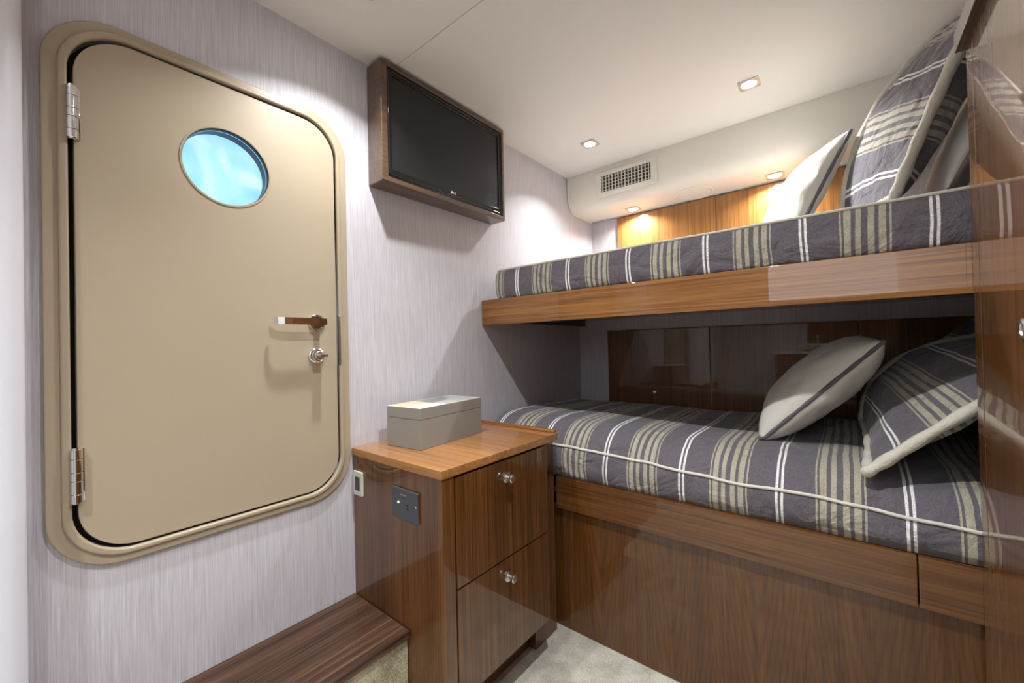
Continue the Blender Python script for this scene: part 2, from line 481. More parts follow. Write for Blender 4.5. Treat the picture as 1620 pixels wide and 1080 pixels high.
for i, (x, y) in enumerate(path):
    a = path[max(i-1, 0)]; b = path[min(i+1, len(path)-1)]; t = Vector((b[0]-a[0], b[1]-a[1])).normalized(); nn = Vector((-t.y, t.x))
    A.append([bm.verts.new((x+nn.x*ht*sx, y+nn.y*ht*sx, hc.z+hw*sz)) for sx, sz in ((-1, -1), (1, -1), (1, 1), (-1, 1))])
for a, b in zip(A, A[1:]):
    for k in range(4): bm.faces.new((a[k], a[(k+1) % 4], b[(k+1) % 4], b[k]))
bm.faces.new(A[0][::-1]); bm.faces.new(A[-1])
bmesh.ops.bevel(bm, geom=bm.edges[:], offset=.0012, segments=2, affect='EDGES')
obj('lever', bm, chrome, rose, smooth=True)
lc = P(-1, .465, -.014); lc.x = .005
bm = B(); lathe(bm, lc, (1, 0, 0), [(0, 0), (0, .0235), (.004, .0235), (.007, .021), (.008, .0165), (.016, .0155), (.017, 0)], 36)
lock = obj('door_lock', bm, chrome, door, smooth=True)
bm = B(); lathe(bm, lc+Vector((.014, 0, 0)), (1, 0, 0), [(0, 0), (0, .0135), (.010, .0135), (.012, .011), (.012, 0)], 30)
box(bm, lc+Vector((.02, -.010, -.0042)), lc+Vector((.046, .013, .0042)), .002)
obj('thumb_turn', bm, steel, lock, smooth=True)
bm = B(); box(bm, (.0035, ly1+.004, P(0, 0, -.04).z), (.0142, ly1+.0085, P(0, 0, .084).z), .0012)
obj('strike_plate', bm, steel, door, smooth=True)

# ------------------------------------------------------------------ television in its wooden box
ty0, ty1, tz0, tz1 = P(0, .617, 0).y, P(0, 1.116, 0).y, P(0, 0, .443).z, P(0, 0, .769).z
tx = P(-.933, 0, 0).x
tv = thing('television', (0.0, (ty0+ty1)/2, tz0), 'black flat television set in a walnut box high on the wallpapered wall', 'television')
bm = B(); ti = .024
plate(bm, [rrect(ty0, ty1, tz0, tz1, .004, 3), rrect(ty0+ti, ty1-.014, tz0+.019, tz1-.016, .003, 3)], tx-.001, .0025, onwall(.001))
box(bm, (.001, ty0+.01, tz0+.01), (.012, ty1-.01, tz1-.01))
obj('surround', bm, wood_tv, tv, smooth=True)
sy0, sy1, sz0, sz1 = ty0+ti, ty1-.014, tz0+.019, tz1-.016
bm = B()
plate(bm, [rrect(sy0+.001, sy1-.001, sz0+.001, sz1-.001, .006, 6), rrect(sy0+.018, sy1-.018, sz0+.030, sz1-.020, .003, 4)], .030, .003, onwall(tx-.036))
obj('bezel', bm, tv_black, tv, smooth=True)
bm = B(); box(bm, (tx-.030, sy0+.016, sz0+.028), (tx-.0105, sy1-.016, sz1-.018)); obj('screen', bm, tv_screen, tv)
bm = B()
plate(bm, [rrect(sy0+.005, sy1-.005, sz0+.010, sz1-.006, .006, 6), rrect(sy0+.007, sy1-.007, sz0+.012, sz1-.008, .005, 6)], .003, .0005, onwall(tx-.0068))
obj('bezel_edge', bm, tv_lip, tv)
# lower lip curve and maker's mark on the bezel
ym = (sy0+sy1)/2
bm = B(); tube(bm, [(tx-.0055, ym-.05+.1*k/12, sz0+.020-.008*math.sin(math.pi*k/12)) for k in range(13)], .0012, 6); obj('bezel_lip', bm, tv_lip, tv, smooth=True)
def text_bm(s, size, depth):
    cu = bpy.data.curves.new('t', 'FONT'); cu.body = s; cu.size = size; cu.extrude = depth; cu.align_x = 'CENTER'; cu.align_y = 'CENTER'
    o = bpy.data.objects.new('t', cu); C.objects.link(o)
    me = bpy.data.meshes.new_from_object(o.evaluated_get(bpy.context.evaluated_depsgraph_get()))
    bm = B(); bm.from_mesh(me); bpy.data.objects.remove(o); bpy.data.curves.remove(cu); bpy.data.meshes.remove(me); return bm
bm = text_bm('LG', .0115, .0005)
for v in bm.verts: v.co = Vector((tx-.0052+v.co.z, ym+.008+v.co.x, sz0+.0245+v.co.y))
lathe(bm, (tx-.0056, ym-.006, sz0+.0245), (1, 0, 0), [(0, 0), (0, .0052), (.0007, .0052), (.0007, 0)], 20)
obj('maker_mark', bm, logo_m, tv)

# ------------------------------------------------------------------ step
sy0s, sy1s = P(0, -.10, 0).y+.13, P(0, .5575, 0).y-.002
sx1 = P(-.766, 0, 0).x; szs = P(0, 0, -.63).z
st = thing('step', (.14, .35, 0), 'low step with a dark wood tread and carpeted front along the wallpapered wall', 'step')
bm = B(); box(bm, (.001, sy0s, szs-.02), (sx1, sy1s, szs), .004); obj('tread', bm, wood_step, st, smooth=True)
bm = B(); box(bm, (.001, sy0s, .001), (sx1-.012, sy1s, szs-.0205), .004); obj('riser', bm, riser_m, st)

# ------------------------------------------------------------------ nightstand
zt = -.255
ns = thing('nightstand', P(-.83, .75, -.869), 'glossy walnut nightstand with two drawers at the foot of the bunks', 'nightstand')
bm = B(); cbox(bm, (-.999, .553, zt-.020), (-.649, .992, zt), .003); top = obj('top', bm, wood_top, ns, smooth=True)
bm = B(); cbox(bm, (-.999, .980, zt+.0002), (-.655, .992, zt+.009), .002); obj('lip', bm, wood_top, top, smooth=True)
bm = B(); cbox(bm, (-.999, .5575, -.757), (-.668, .934, zt-.0205), .001); cbox(bm, (-.999, .5575, -.868), (-.745, .934, -.757)); obj('body', bm, wood_v, ns)
bm = B(); cbox(bm, (-.668, .5575, -.757), (-.652, .5905, zt-.0205), .0015); obj('face_stile', bm, wood_v, ns, smooth=True)
bm = B(); cbox(bm, (-.80, .9345, -.868), (-.703, 1.045, zt-.0205), .001); obj('filler_panel', bm, wood_v, ns)
def knob(c, axis, s=1.15):
    bm = B(); lathe(bm, c, axis, [(0, 0), (0, .0135*s), (.003*s, .0135*s), (.0045*s, .011*s), (.006*s, .0065*s), (.012*s, .006*s), (.015*s, .0085*s), (.0175*s, .0105*s), (.021*s, .0105*s), (.0235*s, .008*s), (.024*s, 0)], 28)
    return bm
for z0, z1, kz in ((-.516, -.2805, -.322), (-.757, -.520, -.562)):
    bm = B(); cbox(bm, (-.6675, .594, z0), (-.651, .934, z1), .0012); d = obj('drawer', bm, wood_door, ns, smooth=True)
    obj('knob', knob(P(-.651, .760, kz), (1, 0, 0)), nickel, d, smooth=True)
# toe kick: cut the body front below the drawers by a recessed board
bm = B(); cbox(bm, (-.7445, .5585, -.868), (-.727, .9335, -.7575)); obj('toe_kick', bm, wood_xd, ns)

# switch and socket on the nightstand side
ysd = P(0, .5575, 0).y
fs = lambda y0: (lambda u, v, w: Vector((u, y0-w, v)))       # plates facing -Y
a, b2 = P(-.990, 0, -.312), P(-.950, 0, -.373)
sw = thing('light_switch', (.5*(a.x+b2.x), ysd, b2.z), 'small ivory rocker switch on the side of the nightstand', 'switch')
bm = B(); plate(bm, [rrect(a.x, b2.x, b2.z, a.z, .003, 4)], .007, .0015, fs(ysd-.0005)); obj('plate', bm, ivory, sw, smooth=True)
bm = B(); box(bm, (a.x+.012, ysd-.0095, b2.z+.016), (b2.x-.012, ysd-.007, a.z-.016), .001); obj('rocker', bm, rocker_m, sw)
a, b2 = P(-.822, 0, -.318), P(-.727, 0, -.387)
so = thing('socket_panel', (.5*(a.x+b2.x), ysd, b2.z), 'slate grey socket plate with a green light on the side of the nightstand', 'socket')
bm = B(); plate(bm, [rrect(a.x, b2.x, b2.z, a.z, .003, 4)], .006, .0015, fs(ysd-.0005)); obj('plate', bm, plate_m, so, smooth=True)
W_ = b2.x-a.x; H_ = a.z-b2.z
bm = B(); cyl(bm, (a.x+W_*.27, ysd-.006, b2.z+H_*.54), (a.x+W_*.27, ysd-.0085, b2.z+H_*.54), .0026, 12); obj('indicator_light', bm, led_m, so)
for du, dv, w, h in ((.62, .50, .007, .005), (.62, .40, .007, .005), (.43, .70, .004, .004)):
    bm = B(); box(bm, (a.x+W_*du-w/2, ysd-.0068, b2.z+H_*dv-h/2), (a.x+W_*du+w/2, ysd-.0063, b2.z+H_*dv+h/2))
    obj('socket_hole', bm, plate_hole, so)
bm = B(); lathe(bm, (b2.x-.009, ysd-.006, b2.z+H_*.55), (0, -1, 0), [(0, .0035), (.0012, .0028), (.0016, 0)], 14); obj('screw', bm, steel, so, smooth=True)
bm = B(); box(bm, (a.x+W_*.35, ysd-.0067, b2.z+H_*.80), (a.x+W_*.55, ysd-.0063, b2.z+H_*.82)); obj('printed_line', bm, inl_lgrey, so)
bm = B(); box(bm, (a.x+W_*.2, ysd-.0067, b2.z+H_*.42), (a.x+W_*.5, ysd-.0063, b2.z+H_*.43))
obj('printed_line', bm, rocker_m, so)

# keepsake box
c0 = P(-.817, .634, zt); ang = math.radians(-5.5)
kb = thing('keepsake_box', c0+Vector((-.06, .14, 0)), 'grey rectangular lidded box with inlaid top standing on the nightstand', 'box')
L_, D_ = S*.242, S*.125
ux = Vector((-math.cos(ang), math.sin(ang), 0)); uy = Vector((-ux.y, ux.x, 0))
if uy.y < 0: uy = -uy
def kbox(bm, u0, u1, v0, v1, z0, z1, bev=.001):
    t = B(); box(t, (u0, v0, z0), (u1, v1, z1), bev)
    for v in t.verts: v.co = c0+ux*v.co.x+uy*v.co.y+Vector((0, 0, v.co.z))
    me = bpy.data.meshes.new('t'); t.to_mesh(me); t.free(); bm.from_mesh(me); bpy.data.meshes.remove(me)
    return bm
hb, hl = S*.075, S*.103
bm = B(); kbox(bm, 0, D_, 0, L_, .0005, hb-.0012); obj('box_base', bm, box_m, kb, smooth=True)
bm = B(); kbox(bm, 0, D_, 0, L_, hb, hl); lid = obj('lid', bm, box_m, kb, smooth=True)
bm = B()
for u0, u1, v0, v1 in ((.001, .004, .001, L_-.001), (D_-.004, D_-.001, .001, L_-.001), (.004, D_-.004, .001, .004), (.004, D_-.004, L_-.004, L_-.001)):
    kbox(bm, u0, u1, v0, v1, hl-.0005, hl+.0007, 0)
obj('lid_border', bm, bone, lid)
def patch(pts, m, h):
    bm = B(); vs = [bm.verts.new(c0+ux*u+uy*v+Vector((0, 0, hl+h))) for u, v in pts]
    f = bm.faces.new(vs); r = bmesh.ops.extrude_face_region(bm, geom=[f])
    for g in r['geom']:
        if isinstance(g, bmesh.types.BMVert): g.co.z -= h+.0004
    obj('inlay', bm, m, lid)
e = .0042; Dm, Lm = D_-e, L_-e
patch([(e, e), (Dm*.52, e), (Dm*.42, Lm*.38), (e, Lm*.40)], bone, .0005)
patch([(Dm*.52, e), (Dm, e), (Dm, Lm*.40), (Dm*.42, Lm*.38)], inl_tan, .0005)
patch([(Dm*.42, Lm*.38), (Dm, Lm*.40), (Dm, Lm*.86), (Dm*.5, Lm*.72)], inl_grey, .0005)
patch([(e, Lm*.40), (Dm*.42, Lm*.38), (Dm*.5, Lm*.72), (e, Lm*.62)], inl_lgrey, .0005)
patch([(e, Lm*.62), (Dm*.5, Lm*.72), (Dm, Lm*.86), (Dm, Lm), (e, Lm)], inl_lgrey, .0006)

# ------------------------------------------------------------------ bunks
XE = .66                                  # head end of the berths (survey units)
lb = thing('bunk_berth', P(-.2, 1.4, -.869), 'lower walnut bunk base with a high-gloss front panel on the carpet', 'bunk')
bm = B(); cbox(bm, (-.76, 1.069, -.868), (XE, 1.088, -.5), .0008); obj('front_panel', bm, wood_front, lb)
for x0, x1 in ((-.7025, -.6475), (-.6465, .0915), (.0930, XE)):
    bm = B(); cbox(bm, (x0, 1.054, -.501), (x1, 1.084, -.406), .0025); obj('rail', bm, wood_xd, lb, smooth=True)
bm = B(); cbox(bm, (-.999, 1.0885, -.47), (XE, 1.738, -.44)); obj('base_board', bm, wood_dark, lb)
ub = thing('bunk_berth', P(-.2, 1.4, .07), 'upper walnut bunk with a straight glossy front rail between the walls', 'bunk')
bm = B(); cbox(bm, (-.9985, 1.054, .0725), (XE, 1.084, .161), .002); obj('rail', bm, wood_x, ub, smooth=True)
bm = B(); cbox(bm, (-.9985, 1.0845, .108), (XE, 1.887, .128)); obj('base_board', bm, wood_dark, ub)
bm = B(); cbox(bm, (-.9985, 1.086, .082), (-.965, 1.738, .107), .001); obj('support_batten', bm, wood_dark, ub)

str_low = stripes('striped_blanket_low', 'X', .2496, 0); str_up = stripes('striped_blanket_up', 'X', .2352, 0)
def set_phase(mat, period, origin_x, group_center_x):
    # pattern group centre sits at .25 of the period
    for n in mat.node_tree.nodes:
        if n.type == 'MATH' and n.operation == 'MULTIPLY_ADD' and abs(n.inputs[1].default_value-1/period) < 1e-4:
            n.inputs[2].default_value = (.25-(group_center_x-origin_x)/period - .006/period) % 1.0
def smooth01(t): t = max(0, min(1, t)); return t*t*(3-2*t)
def mattress(name, x0, x1, prof, mat, wr, nx=150, sag=None):
    """prof: (y,z) front bottom -> piping -> top -> back, survey units; swept along X with wrinkles"""
    pts = []
    for (a, b) in zip(prof, prof[1:]):
        k = max(2, int(math.hypot(b[0]-a[0], b[1]-a[1])/.014))
        for i in range(k): pts.append((a[0]+(b[0]-a[0])*i/k, a[1]+(b[1]-a[1])*i/k))
    pts.append(prof[-1])
    # relax the corners
    for _ in range(3):
        q = pts[:]
        for i in range(1, len(pts)-1): q[i] = tuple(.25*pts[i-1][k]+.5*pts[i][k]+.25*pts[i+1][k] for k in (0, 1))
        pts = q
    bm = B(); rows = []
    for ix in range(nx+1):
        t = ix/nx; x = x0+(x1-x0)*t; row = []
        e = min(x-x0, x1-x)
        rnd = math.sqrt(max(0, 1-(1-min(1, e/.022))**2))     # rounded ends
        for (y, z) in pts:
            yc, zc = prof[0][0]+.25, (min(p[1] for p in prof)+max(p[1] for p in prof))/2
            yy = yc+(y-yc)*(1-.06*(1-rnd)); zz = zc+(z-zc)*(.62+.38*rnd)
            if sag: zz += sag(x, y, z)
            p = P(x, yy, zz)
            d = noise.noise(Vector((p.x*5, p.y*3.2, p.z*5)))*wr+noise.noise(Vector((p.x*14, p.y*9, p.z*6+3)))*wr*.5
            p.z += d*smooth01((z-prof[0][1])/.06); p.y += d*.8*(1 if y < prof[0][0]+.05 else 0)
            row.append(bm.verts.new(p))
        rows.append(row)
    for a, b in zip(rows, rows[1:]):
        for i in range(len(a)-1): bm.faces.new((a[i], a[i+1], b[i+1], b[i]))
        bm.faces.new((a[-1], a[0], b[0], b[-1]))
    bm.faces.new(rows[0]); bm.faces.new(rows[-1][::-1])
    return bm, rows, pts

def lsag(x, y, z):
    f = smooth01((-.24-(-.34)+.0)/1)
    return -.034*max(0, min(1.08, (x+.7)/.87))*smooth01((z+.40)/.05)*(1-smooth01((y-1.35)/.3))
low_prof = [(1.066, -.4045), (1.060, -.385), (1.056, -.36), (1.058, -.33), (1.063, -.312), (1.078, -.283), (1.105, -.258), (1.15, -.243), (1.22, -.239), (1.35, -.243), (1.5, -.247), (1.66, -.255), (1.712, -.266), (1.718, -.30), (1.718, -.4045)]
bm, rows, pts = mattress('m', -.998, XE-.003, low_prof, str_low, .006, sag=lsag)
ip = min(range(len(pts)), key=lambda i: abs(pts[i][1]+.314)+(9 if pts[i][0] > 1.2 else 0))
pipe = [r[ip].co.copy()+Vector((0, -.002, .001)) for r in rows[2:-2]]
ml = obj('mattress', bm, str_low, smooth=True, auto=80)
tag(ml, 'lower bunk mattress in grey fabric with tan and white stripes', 'mattress')
set_phase(str_low, .2496, ml.location.x, P(-.224, 0, 0).x)
bm = B(); tube(bm, pipe, .0042, 8); obj('piping', bm, white_cord, ml, smooth=True)

up_prof = [(1.078, .1625), (1.070, .178), (1.067, .205), (1.069, .235), (1.074, .256), (1.082, .267), (1.10, .272), (1.2, .274), (1.5, .274), (1.85, .272), (1.870, .262), (1.872, .23), (1.872, .1625)]
def usag(x, y, z):     # seam puckers on the front face below the piping
    if y < 1.08 and z > .2: return (.0016*math.sin(x*150+2*math.sin(x*23))+.0022*noise.noise(Vector((x*60, z*12, 1))))*smooth01((z-.18)/.04)*(1-smooth01((z-.238)/.02))
    return 0
bm, rows, pts = mattress('m', -.955, XE-.003, up_prof, str_up, .0016, nx=260, sag=usag)
ip = min(range(len(pts)), key=lambda i: abs(pts[i][1]-.262)+(9 if pts[i][0] > 1.2 else 0))
pipe = [r[ip].co.copy()+Vector((0, -.001, .002)) for r in rows[2:-2]]
mu = obj('mattress', bm, str_up, smooth=True, auto=80)
tag(mu, 'upper bunk mattress in grey fabric with tan and white stripes', 'mattress')
set_phase(str_up, .2352, mu.location.x, P(-.358, 0, 0).x)
bm = B(); tube(bm, pipe, .0036, 8); obj('piping', bm, cream_cord, mu, smooth=True)

from mathutils.bvhtree import BVHTree
def bvh_of(o):
    return BVHTree.FromPolygons([v.co+o.location for v in o.data.vertices], [tuple(p.vertices) for p in o.data.polygons])
beds = [bvh_of(ml), bvh_of(mu)]
# ------------------------------------------------------------------ pillows
def pillow(name, c00, c10, c11, c01, thick, mat, cord_mat, cord_r, label, cat='pillow', group=None, n=44, pinch=.05, exp=.42, wr=.006, seed=0, vlen=None, backthick=None, dimples=(), bow=(0, 0, 0)):
    """c00 near-bottom, c10 far-bottom, c11 far-top, c01 near-top (metres)."""
    c00, c10, c11, c01 = map(Vector, (c00, c10, c11, c01))
    ev = (c01-c00).normalized(); eu = (c10-c00).normalized(); nr = eu.cross(ev).normalized()
    if nr.x > 0: nr = -nr                # front faces towards -X
    hgt = (c01-c00).length
    bt = thick if backthick is None else backthick
    def pos(u, v, side):
        uu = u*(1-pinch*(1-v*v)); vv = v*(1-pinch*(1-u*u))
        a = (uu+1)/2; b = (vv+1)/2
        p = c00*(1-a)*(1-b)+c10*a*(1-b)+c11*a*b+c01*(1-a)*b
        p = p+Vector(bow)*(S*a*(1-v*v))
        k = ((1-u*u)*(1-v*v))
        h = (k**exp if k > 0 else 0)
        q = p+nr*side*h*(thick if side > 0 else bt)
        if k > 0:
            w = noise.noise(Vector((u*2.6+seed, v*2.6, side*3)))*wr*1.4+noise.noise(Vector((u*6+seed*2, v*6, side*5)))*wr*.7
            edge = (1-k)**2*math.sin(9*math.atan2(v, u)*1.0+seed*3+side)*wr*1.1*min(1, k*8)
            q += nr*(w*min(1, k*3)+edge)
            for (du, dv, dr, dd) in dimples:
                g = math.exp(-((u-du)**2+(v-dv)**2)/(dr*dr)); q -= nr*side*dd*g
        return q
    par = [math.sin(math.pi/2*(-1+2*i/n)) for i in range(n+1)]
    bm = B(); uvl = bm.loops.layers.uv.new('UVMap')
    grid = {}
    for side in (1, -1):
        for i, u in enumerate(par):
            for j, v in enumerate(par):
                rim = i in (0, n) or j in (0, n)
                if rim and side == -1: grid[side, i, j] = grid[1, i, j]; continue
                grid[side, i, j] = bm.verts.new(pos(u, v, side))
    bed = beds[0] if c00.z < P(0, 0, .1).z else beds[1]
    def bedtop(q):
        hit = bed.ray_cast(Vector((q.x, q.y, c00.z+.12)), Vector((0, 0, -1)), .4)[0]
        return None if hit is None else hit.z
    for v in bm.verts:
        h = bedtop(v.co)
        if h is not None and v.co.z < h+.002: v.co.z = h+.002
    vl = vlen or hgt
    for side in (1, -1):
        for i in range(n):
            for j in range(n):
                idx = [(i, j), (i+1, j), (i+1, j+1), (i, j+1)]
                if side == -1: idx = idx[::-1]
                f = bm.faces.new([grid[side, a, b] for a, b in idx])
                for lp, (a, b) in zip(f.loops, idx): lp[uvl].uv = ((par[a]+1)/2*vl, (par[b]+1)/2*vl)
    loop = [grid[1, i, 0].co.copy() for i in range(n)]+[grid[1, n, j].co.copy() for j in range(n)]+[grid[1, i, n].co.copy() for i in range(n, 0, -1)]+[grid[1, 0, j].co.copy() for j in range(n, 0, -1)]
    # even spacing so the cord is smooth
    cl = [loop[0]]
    for q in loop[1:]:
        if (q-cl[-1]).length > .006: cl.append(q)
    o = obj(name, bm, mat, smooth=True, auto=80)
    tag(o, label, cat, group)
    bm = B(); cl = [Vector((q.x, q.y, max(q.z, (bedtop(q) or 0)+cord_r*.9+.002))) for q in cl]
    tube(bm, cl, cord_r, 10, closed=True, rfun=lambda t: 1+.10*math.sin(t*170+seed)+.05*math.sin(t*61)); obj('piping', bm, cord_mat, o, smooth=True, auto=70)
    return o
sp_low = stripes('striped_sham_low', 'V', .2496, .40); sp_up = stripes('striped_sham_up', 'V', .245, .43)
pillow('pillow', P(-.178, 1.215, -.262), P(-.178, 1.55, -.240), P(.070, 1.56, -.005), P(.064, 1.215, -.010), .098, satin, grey_cord, .0055,
       'champagne satin pillow with grey piping leaning on the lower bunk', seed=1, backthick=.072, wr=.004, dimples=((-.75, -.1, .14, .012),))
pillow('pillow', P(.026, 1.075, -.268), P(.03, 1.50, -.235), P(.37, 1.50, .0), P(.355, 1.11, .022), .022, sp_low, cream_cord, .0125,
       'grey striped pillow with thick cream piping at the head of the lower bunk', seed=2, wr=.005, exp=.5, dimples=((-.72, -.55, .16, .014),), bow=(-.085, 0, .065), backthick=.075)
pillow('pillow', P(.135, 1.545, -.20), P(.135, 1.70, -.20), P(.36, 1.70, .062), P(.36, 1.545, .062), .085, sp_low, cream_cord, .010,
       'striped pillow in shadow behind the front pillow of the lower bunk', seed=5)
pillow('pillow', P(-.100, 1.39, .290), P(-.236, 1.72, .29), P(-.082, 1.73, .55), P(.022, 1.385, .54), .095, satin, grey_cord, .0055,
       'champagne satin pillow with grey piping leaning on the upper bunk', seed=3, wr=.004, backthick=.04)
pillow('pillow', P(.082, 1.16, .285), P(.0, 1.43, .290), P(.235, 1.40, .752), P(.225, 1.14, .66), .012, sp_up, cream_cord, .0125,
       'tall grey striped pillow with thick cream piping on the upper bunk', seed=4, wr=.005, exp=.6, bow=(-.06, 0, .045), backthick=.105)
pillow('pillow', P(.160, 1.17, .29), P(.160, 1.60, .29), P(.31, 1.60, .62), P(.31, 1.17, .62), .05, sheet, white_cord, .004,
       'plain white pillow behind the tall striped pillow on the upper bunk', seed=6, wr=.002)

# ------------------------------------------------------------------ locker doors on the hull side
def locker(x0, x1, z0, z1, y, mat, label, group, kn=None):
    t = thing('locker_door', P((x0+x1)/2, y, z0), label, 'locker door', group)
    bm = B(); cbox(bm, (x0, y-.010, z0), (x1, y-.0005, z1), .0012); d = obj('panel', bm, mat, t, smooth=True)
    if kn:
        bm = B(); lathe(bm, P(kn[0], y-.010, kn[1]), (0, -1, 0), [(0, 0), (0, .0125), (.003, .0125), (.005, .009), (.008, .0075), (.0115, .0085), (.012, .005), (.009, .004), (.009, 0)], 26)
        obj('knob', bm, nickel, t, smooth=True)
    return t
g1 = 'walnut locker doors behind the lower bunk'; g2 = 'walnut locker doors above the upper bunk'
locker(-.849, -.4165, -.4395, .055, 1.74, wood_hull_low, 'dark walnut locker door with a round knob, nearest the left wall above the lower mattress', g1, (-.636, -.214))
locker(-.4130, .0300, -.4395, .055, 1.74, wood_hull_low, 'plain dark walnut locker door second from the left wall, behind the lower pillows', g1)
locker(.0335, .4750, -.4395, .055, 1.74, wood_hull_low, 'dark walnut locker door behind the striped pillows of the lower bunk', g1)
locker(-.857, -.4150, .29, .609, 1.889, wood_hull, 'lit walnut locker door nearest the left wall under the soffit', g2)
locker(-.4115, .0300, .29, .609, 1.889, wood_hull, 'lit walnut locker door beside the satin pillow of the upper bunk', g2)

# ------------------------------------------------------------------ soffit vent
vy = P(0, 1.655, 0).y
vx0, vx1, vz0, vz1 = P(-.846, 0, 0).x, P(-.576, 0, 0).x, P(0, 0, .646).z, P(0, 0, .753).z
vt = thing('air_vent', ((vx0+vx1)/2, vy, vz0), 'cream louvred air vent set in the soffit over the upper bunk', 'vent')
fr = lambda y0: (lambda u, v, w: Vector((u, y0-w, v)))
iw = .030; ih = .022
bm = B(); plate(bm, [rrect(vx0, vx1, vz0, vz1, .002, 2), rrect(vx0+iw, vx1-iw, vz0+ih, vz1-ih, .001, 2)], .009, .002, fr(vy-.0005)); obj('frame', bm, vent_m, vt, smooth=True)
bm = B(); box(bm, (vx0+iw-.002, vy-.0022, vz0+ih-.002), (vx1-iw+.002, vy-.0006, vz1-ih+.002)); obj('duct', bm, vent_dark, vt)
bm = B(); nb = 15
for k in range(nb):
    x = vx0+iw+(vx1-vx0-2*iw)*(k+.5)/nb; box(bm, (x-.0016, vy-.011, vz0+ih-.001), (x+.0016, vy-.003, vz1-ih+.001))
obj('vertical_blades', bm, vent_m, vt)
bm = B()
for k in range(5):
    z = vz0+ih+(vz1-vz0-2*ih)*(k+.5)/5; box(bm, (vx0+iw, vy-.0042, z-.0012), (vx1-iw, vy-.0024, z+.0012))
obj('horizontal_blades', bm, vent_m, vt)
for x in (vx0+.012, vx1-.012):
    bm = B(); lathe(bm, (x, vy-.0092, (vz0+vz1)/2), (0, -1, 0), [(0, .003), (.001, .0024), (.0013, 0)], 12); obj('screw', bm, steel, vt, smooth=True)

# ------------------------------------------------------------------ lamps
def downlight(c, label, group, size=.066, power=14, col=(.955, .98, 1), spread=120):
    t = thing('downlight', c, label, 'light', group)
    bm = B(); h = size/2
    dn = lambda u, v, w: Vector((c.x+u, c.y+v, c.z-w))
    plate(bm, [rrect(-h, h, -h, h, .003, 3), circle(0, 0, h*.74, 32)], .005, .0012, dn); obj('trim_ring', bm, steel, t, smooth=True)
    bm = B(); lathe(bm, (c.x, c.y, c.z-.0005), (0, 0, -1), [(0, 0), (0, h*.74), (.0025, h*.74), (.0025, 0)], 32); obj('lens', bm, lamp_m, t)
    ld = bpy.data.lights.new('downlight_lamp', 'AREA'); ld.shape = 'DISK'; ld.size = size*.62; ld.energy = power; ld.color = col
    ld.spread = math.radians(spread)
    lo = bpy.data.objects.new('bulb', ld); C.objects.link(lo); lo.parent = t; lo.location = (0, 0, -.008)
    return t
PW = 8.
def cl(x, y): return P(x, y, .778)
g3 = 'square downlights in the ceiling'; g4 = 'square lights in the soffit'
downlight(cl(-.755, 1.426), 'square ceiling downlight above the foot of the upper bunk', g3, power=PW*.6)
downlight(cl(-.211, 1.42), 'square ceiling downlight above the middle of the upper bunk', g3, power=PW*.85)
downlight(cl(-.775, .485), 'square ceiling downlight over the step near the hatch door', g3, power=PW*.72)
downlight(cl(-.211, .485), 'square ceiling downlight over the carpet in front of the bunks', g3, power=PW*1.15)
downlight(cl(-.50, -.45), 'added square fill downlight behind the viewer near the hatch wall', g3, power=PW*1.0)  # unseen lamp, added to fill the cabin from behind
downlight(cl(.2, -.45), 'added square fill downlight behind the viewer near the wardrobe', g3, power=PW*1.0)  # second added fill lamp, also out of view
sz_ = .616
downlight(P(-.746, 1.815, sz_), 'small soffit light nearest the left wall', g4, size=.068, power=4.5, col=(1, .965, .92), spread=150)
downlight(P(-.194, 1.815, sz_), 'small soffit light above the upper satin pillow', g4, size=.068, power=4.5, col=(1, .965, .92), spread=150)
c = P(-.474, 1.80, sz_)
sk = thing('speaker_grille', c, 'flat round cream speaker cover between the two soffit lights', 'speaker')
bm = B(); lathe(bm, c, (0, 0, -1), [(0, 0), (0, .094), (.003, .093), (.0055, .086), (.0055, .080), (.003, .077)], 56); obj('rim', bm, soffit_m, sk, smooth=True)
bm = B(); lathe(bm, c+Vector((0, 0, -.002)), (0, 0, -1), [(0, 0), (0, .0765), (.003, .075), (.004, 0)], 56); obj('cover', bm, soffit_m, sk, smooth=True)

# ------------------------------------------------------------------ wardrobe at the right
px = P(.172, 0, 0).x; wy1 = P(0, 1.0525, 0).y; wy0 = -.28; wzt = P(0, 0, .494).z
wd = thing('wardrobe', (px+.22, (wy0+wy1)/2, 0), 'tall glossy walnut wardrobe at the right beside the bunk heads', 'wardrobe')
ysm = P(0, 1.008, 0).y
bm = B(); box(bm, (px+.020, wy0, .001), (XR-.4, wy1, wzt)); obj('carcass', bm, wood_ward, wd)
bm = B(); box(bm, (px, ysm+.001, .001), (px+.0198, wy1, wzt-.0005), .0015); obj('end_stile', bm, wood_ward, wd, smooth=True)
yd = ysm-.80
bm = B(); box(bm, (px, yd, .06), (px+.0195, ysm-.001, wzt-.0005), .002); dr = obj('door', bm, wood_ward, wd, smooth=True)
bm = B(); box(bm, (px, wy0, .06), (px+.0195, yd-.002, wzt-.0005), .002); obj('door', bm, wood_ward, wd, smooth=True)
bm = B(); box(bm, (px+.01, wy0, .001), (px+.0197, ysm-.001, .058)); obj('plinth', bm, wood_dark, wd)
bm = B(); box(bm, (P(.158, 0, 0).x, wy0, wzt), (XR-.4, wy1, wzt+.042), .003); obj('cap', bm, wood_tv, wd, smooth=True)
kc = Vector((px, P(0, .795, 0).y, P(0, 0, .006).z))
bm = B(); lathe(bm, kc, (-1, 0, 0), [(0, 0), (0, .016), (.003, .016), (.005, .013), (.004, .010), (.002, .009), (.002, 0)], 30); obj('latch', bm, nickel, dr, smooth=True)

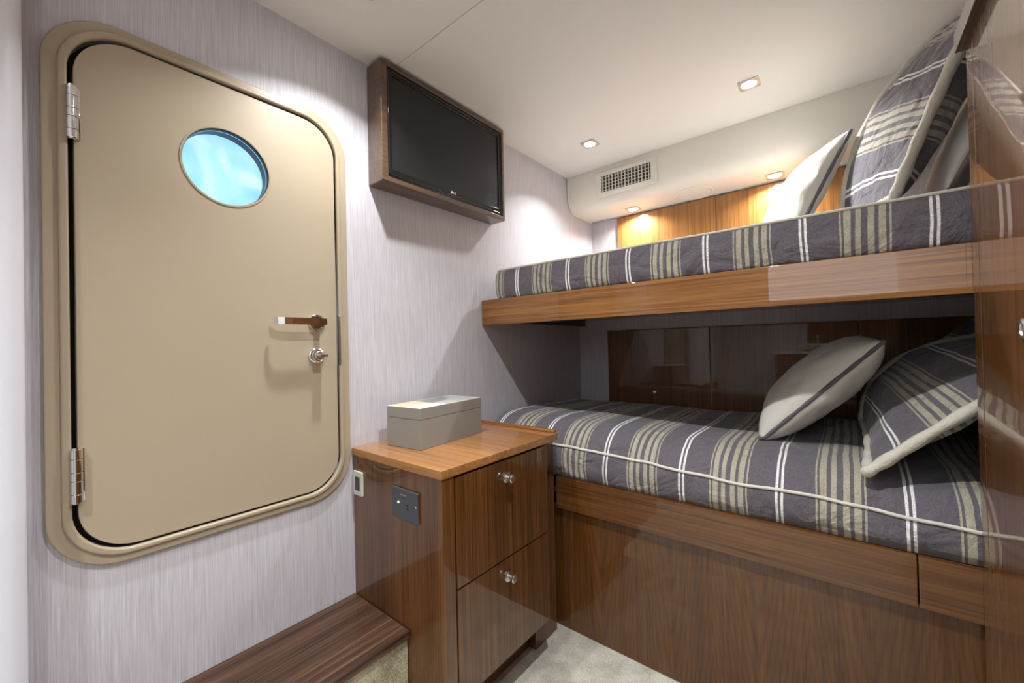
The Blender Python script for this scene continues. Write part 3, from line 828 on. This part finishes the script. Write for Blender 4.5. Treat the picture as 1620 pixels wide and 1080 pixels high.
# ------------------------------------------------------------------ washbasin behind the viewer, seen in the varnish
vt0 = thing('vanity', P(-.27, -1.1, -.869), 'walnut washstand with a pale basin, mirrored in the locker doors', 'washstand')
bm = B(); cbox(bm, (-.51, -1.26, -.868), (-.01, -.96, -.135), .002); obj('cabinet', bm, wood_v, vt0)
bm = B(); cbox(bm, (-.52, -1.265, -.134), (0, -.95, -.11), .003); obj('counter', bm, white_gloss, vt0, smooth=True)
bm = B(); q = P(-.20, -1.08, -.11); lathe(bm, q, (0, 0, 1), [(0, 0), (.001, .11), (.04, .17), (.075, .185), (.078, .18), (.045, .16), (.012, .10), (.01, 0)], 40); obj('basin', bm, porcelain, vt0, smooth=True)
bm = B(); f = P(-.20, -1.215, -.11); tube(bm, [f, f+Vector((0, 0, .16)), f+Vector((0, .015, .175)), f+Vector((0, .09, .175)), f+Vector((0, .1, .165))], .011, 12); obj('tap', bm, chrome, vt0, smooth=True)

# ------------------------------------------------------------------ camera and colour
F = 645.7425; yaw, pitch, roll = (math.radians(a) for a in (39.32635535, .53298564, -1.29054223))
fw = Vector((-math.sin(yaw)*math.cos(pitch), math.cos(yaw)*math.cos(pitch), math.sin(pitch)))
r = Vector((math.cos(yaw), math.sin(yaw), 0)); u = r.cross(fw)
r2 = r*math.cos(roll)+u*math.sin(roll); u2 = u*math.cos(roll)-r*math.sin(roll)
cam = bpy.data.cameras.new('camera'); co = bpy.data.objects.new('camera', cam); C.objects.link(co)
M = Matrix((r2, u2, -fw)).transposed().to_4x4(); M.translation = P(0, 0, 0); co.matrix_world = M
cam.sensor_width = 36; cam.lens = 36*F/1620; cam.clip_start = .02
bpy.context.scene.camera = co
# framed glowing panel added behind the viewer as soft fill light
bm = B(); wx0, wx1, wz0, wz1 = .70, 1.60, 1.34, 1.86
plate(bm, [rrect(wx0-.03, wx1+.03, wz0-.03, wz1+.03, .05, 6), rrect(wx0, wx1, wz0, wz1, .03, 6)], .02, .004, lambda u, v, w: Vector((u, YN+.0205+w, v)))
wn = struct('fill_panel_1', bm, white_gloss, smooth=True)
bm = B(); box(bm, (wx0+.001, YN+.0205, wz0+.001), (wx1-.001, YN+.028, wz1-.001)); obj('fill_pane', bm, emis('fill_glow', (.90, .95, 1.), 3.), wn)

w = bpy.data.worlds.new('world'); bpy.context.scene.world = w; w.use_nodes = True
w.node_tree.nodes['Background'].inputs[0].default_value = (.5, .5, .55, 1); w.node_tree.nodes['Background'].inputs[1].default_value = .2
vs = bpy.context.scene.view_settings
vs.view_transform = 'Standard'; vs.look = 'None'; vs.gamma = 1; vs.use_curve_mapping = False; vs.exposure = 0.12
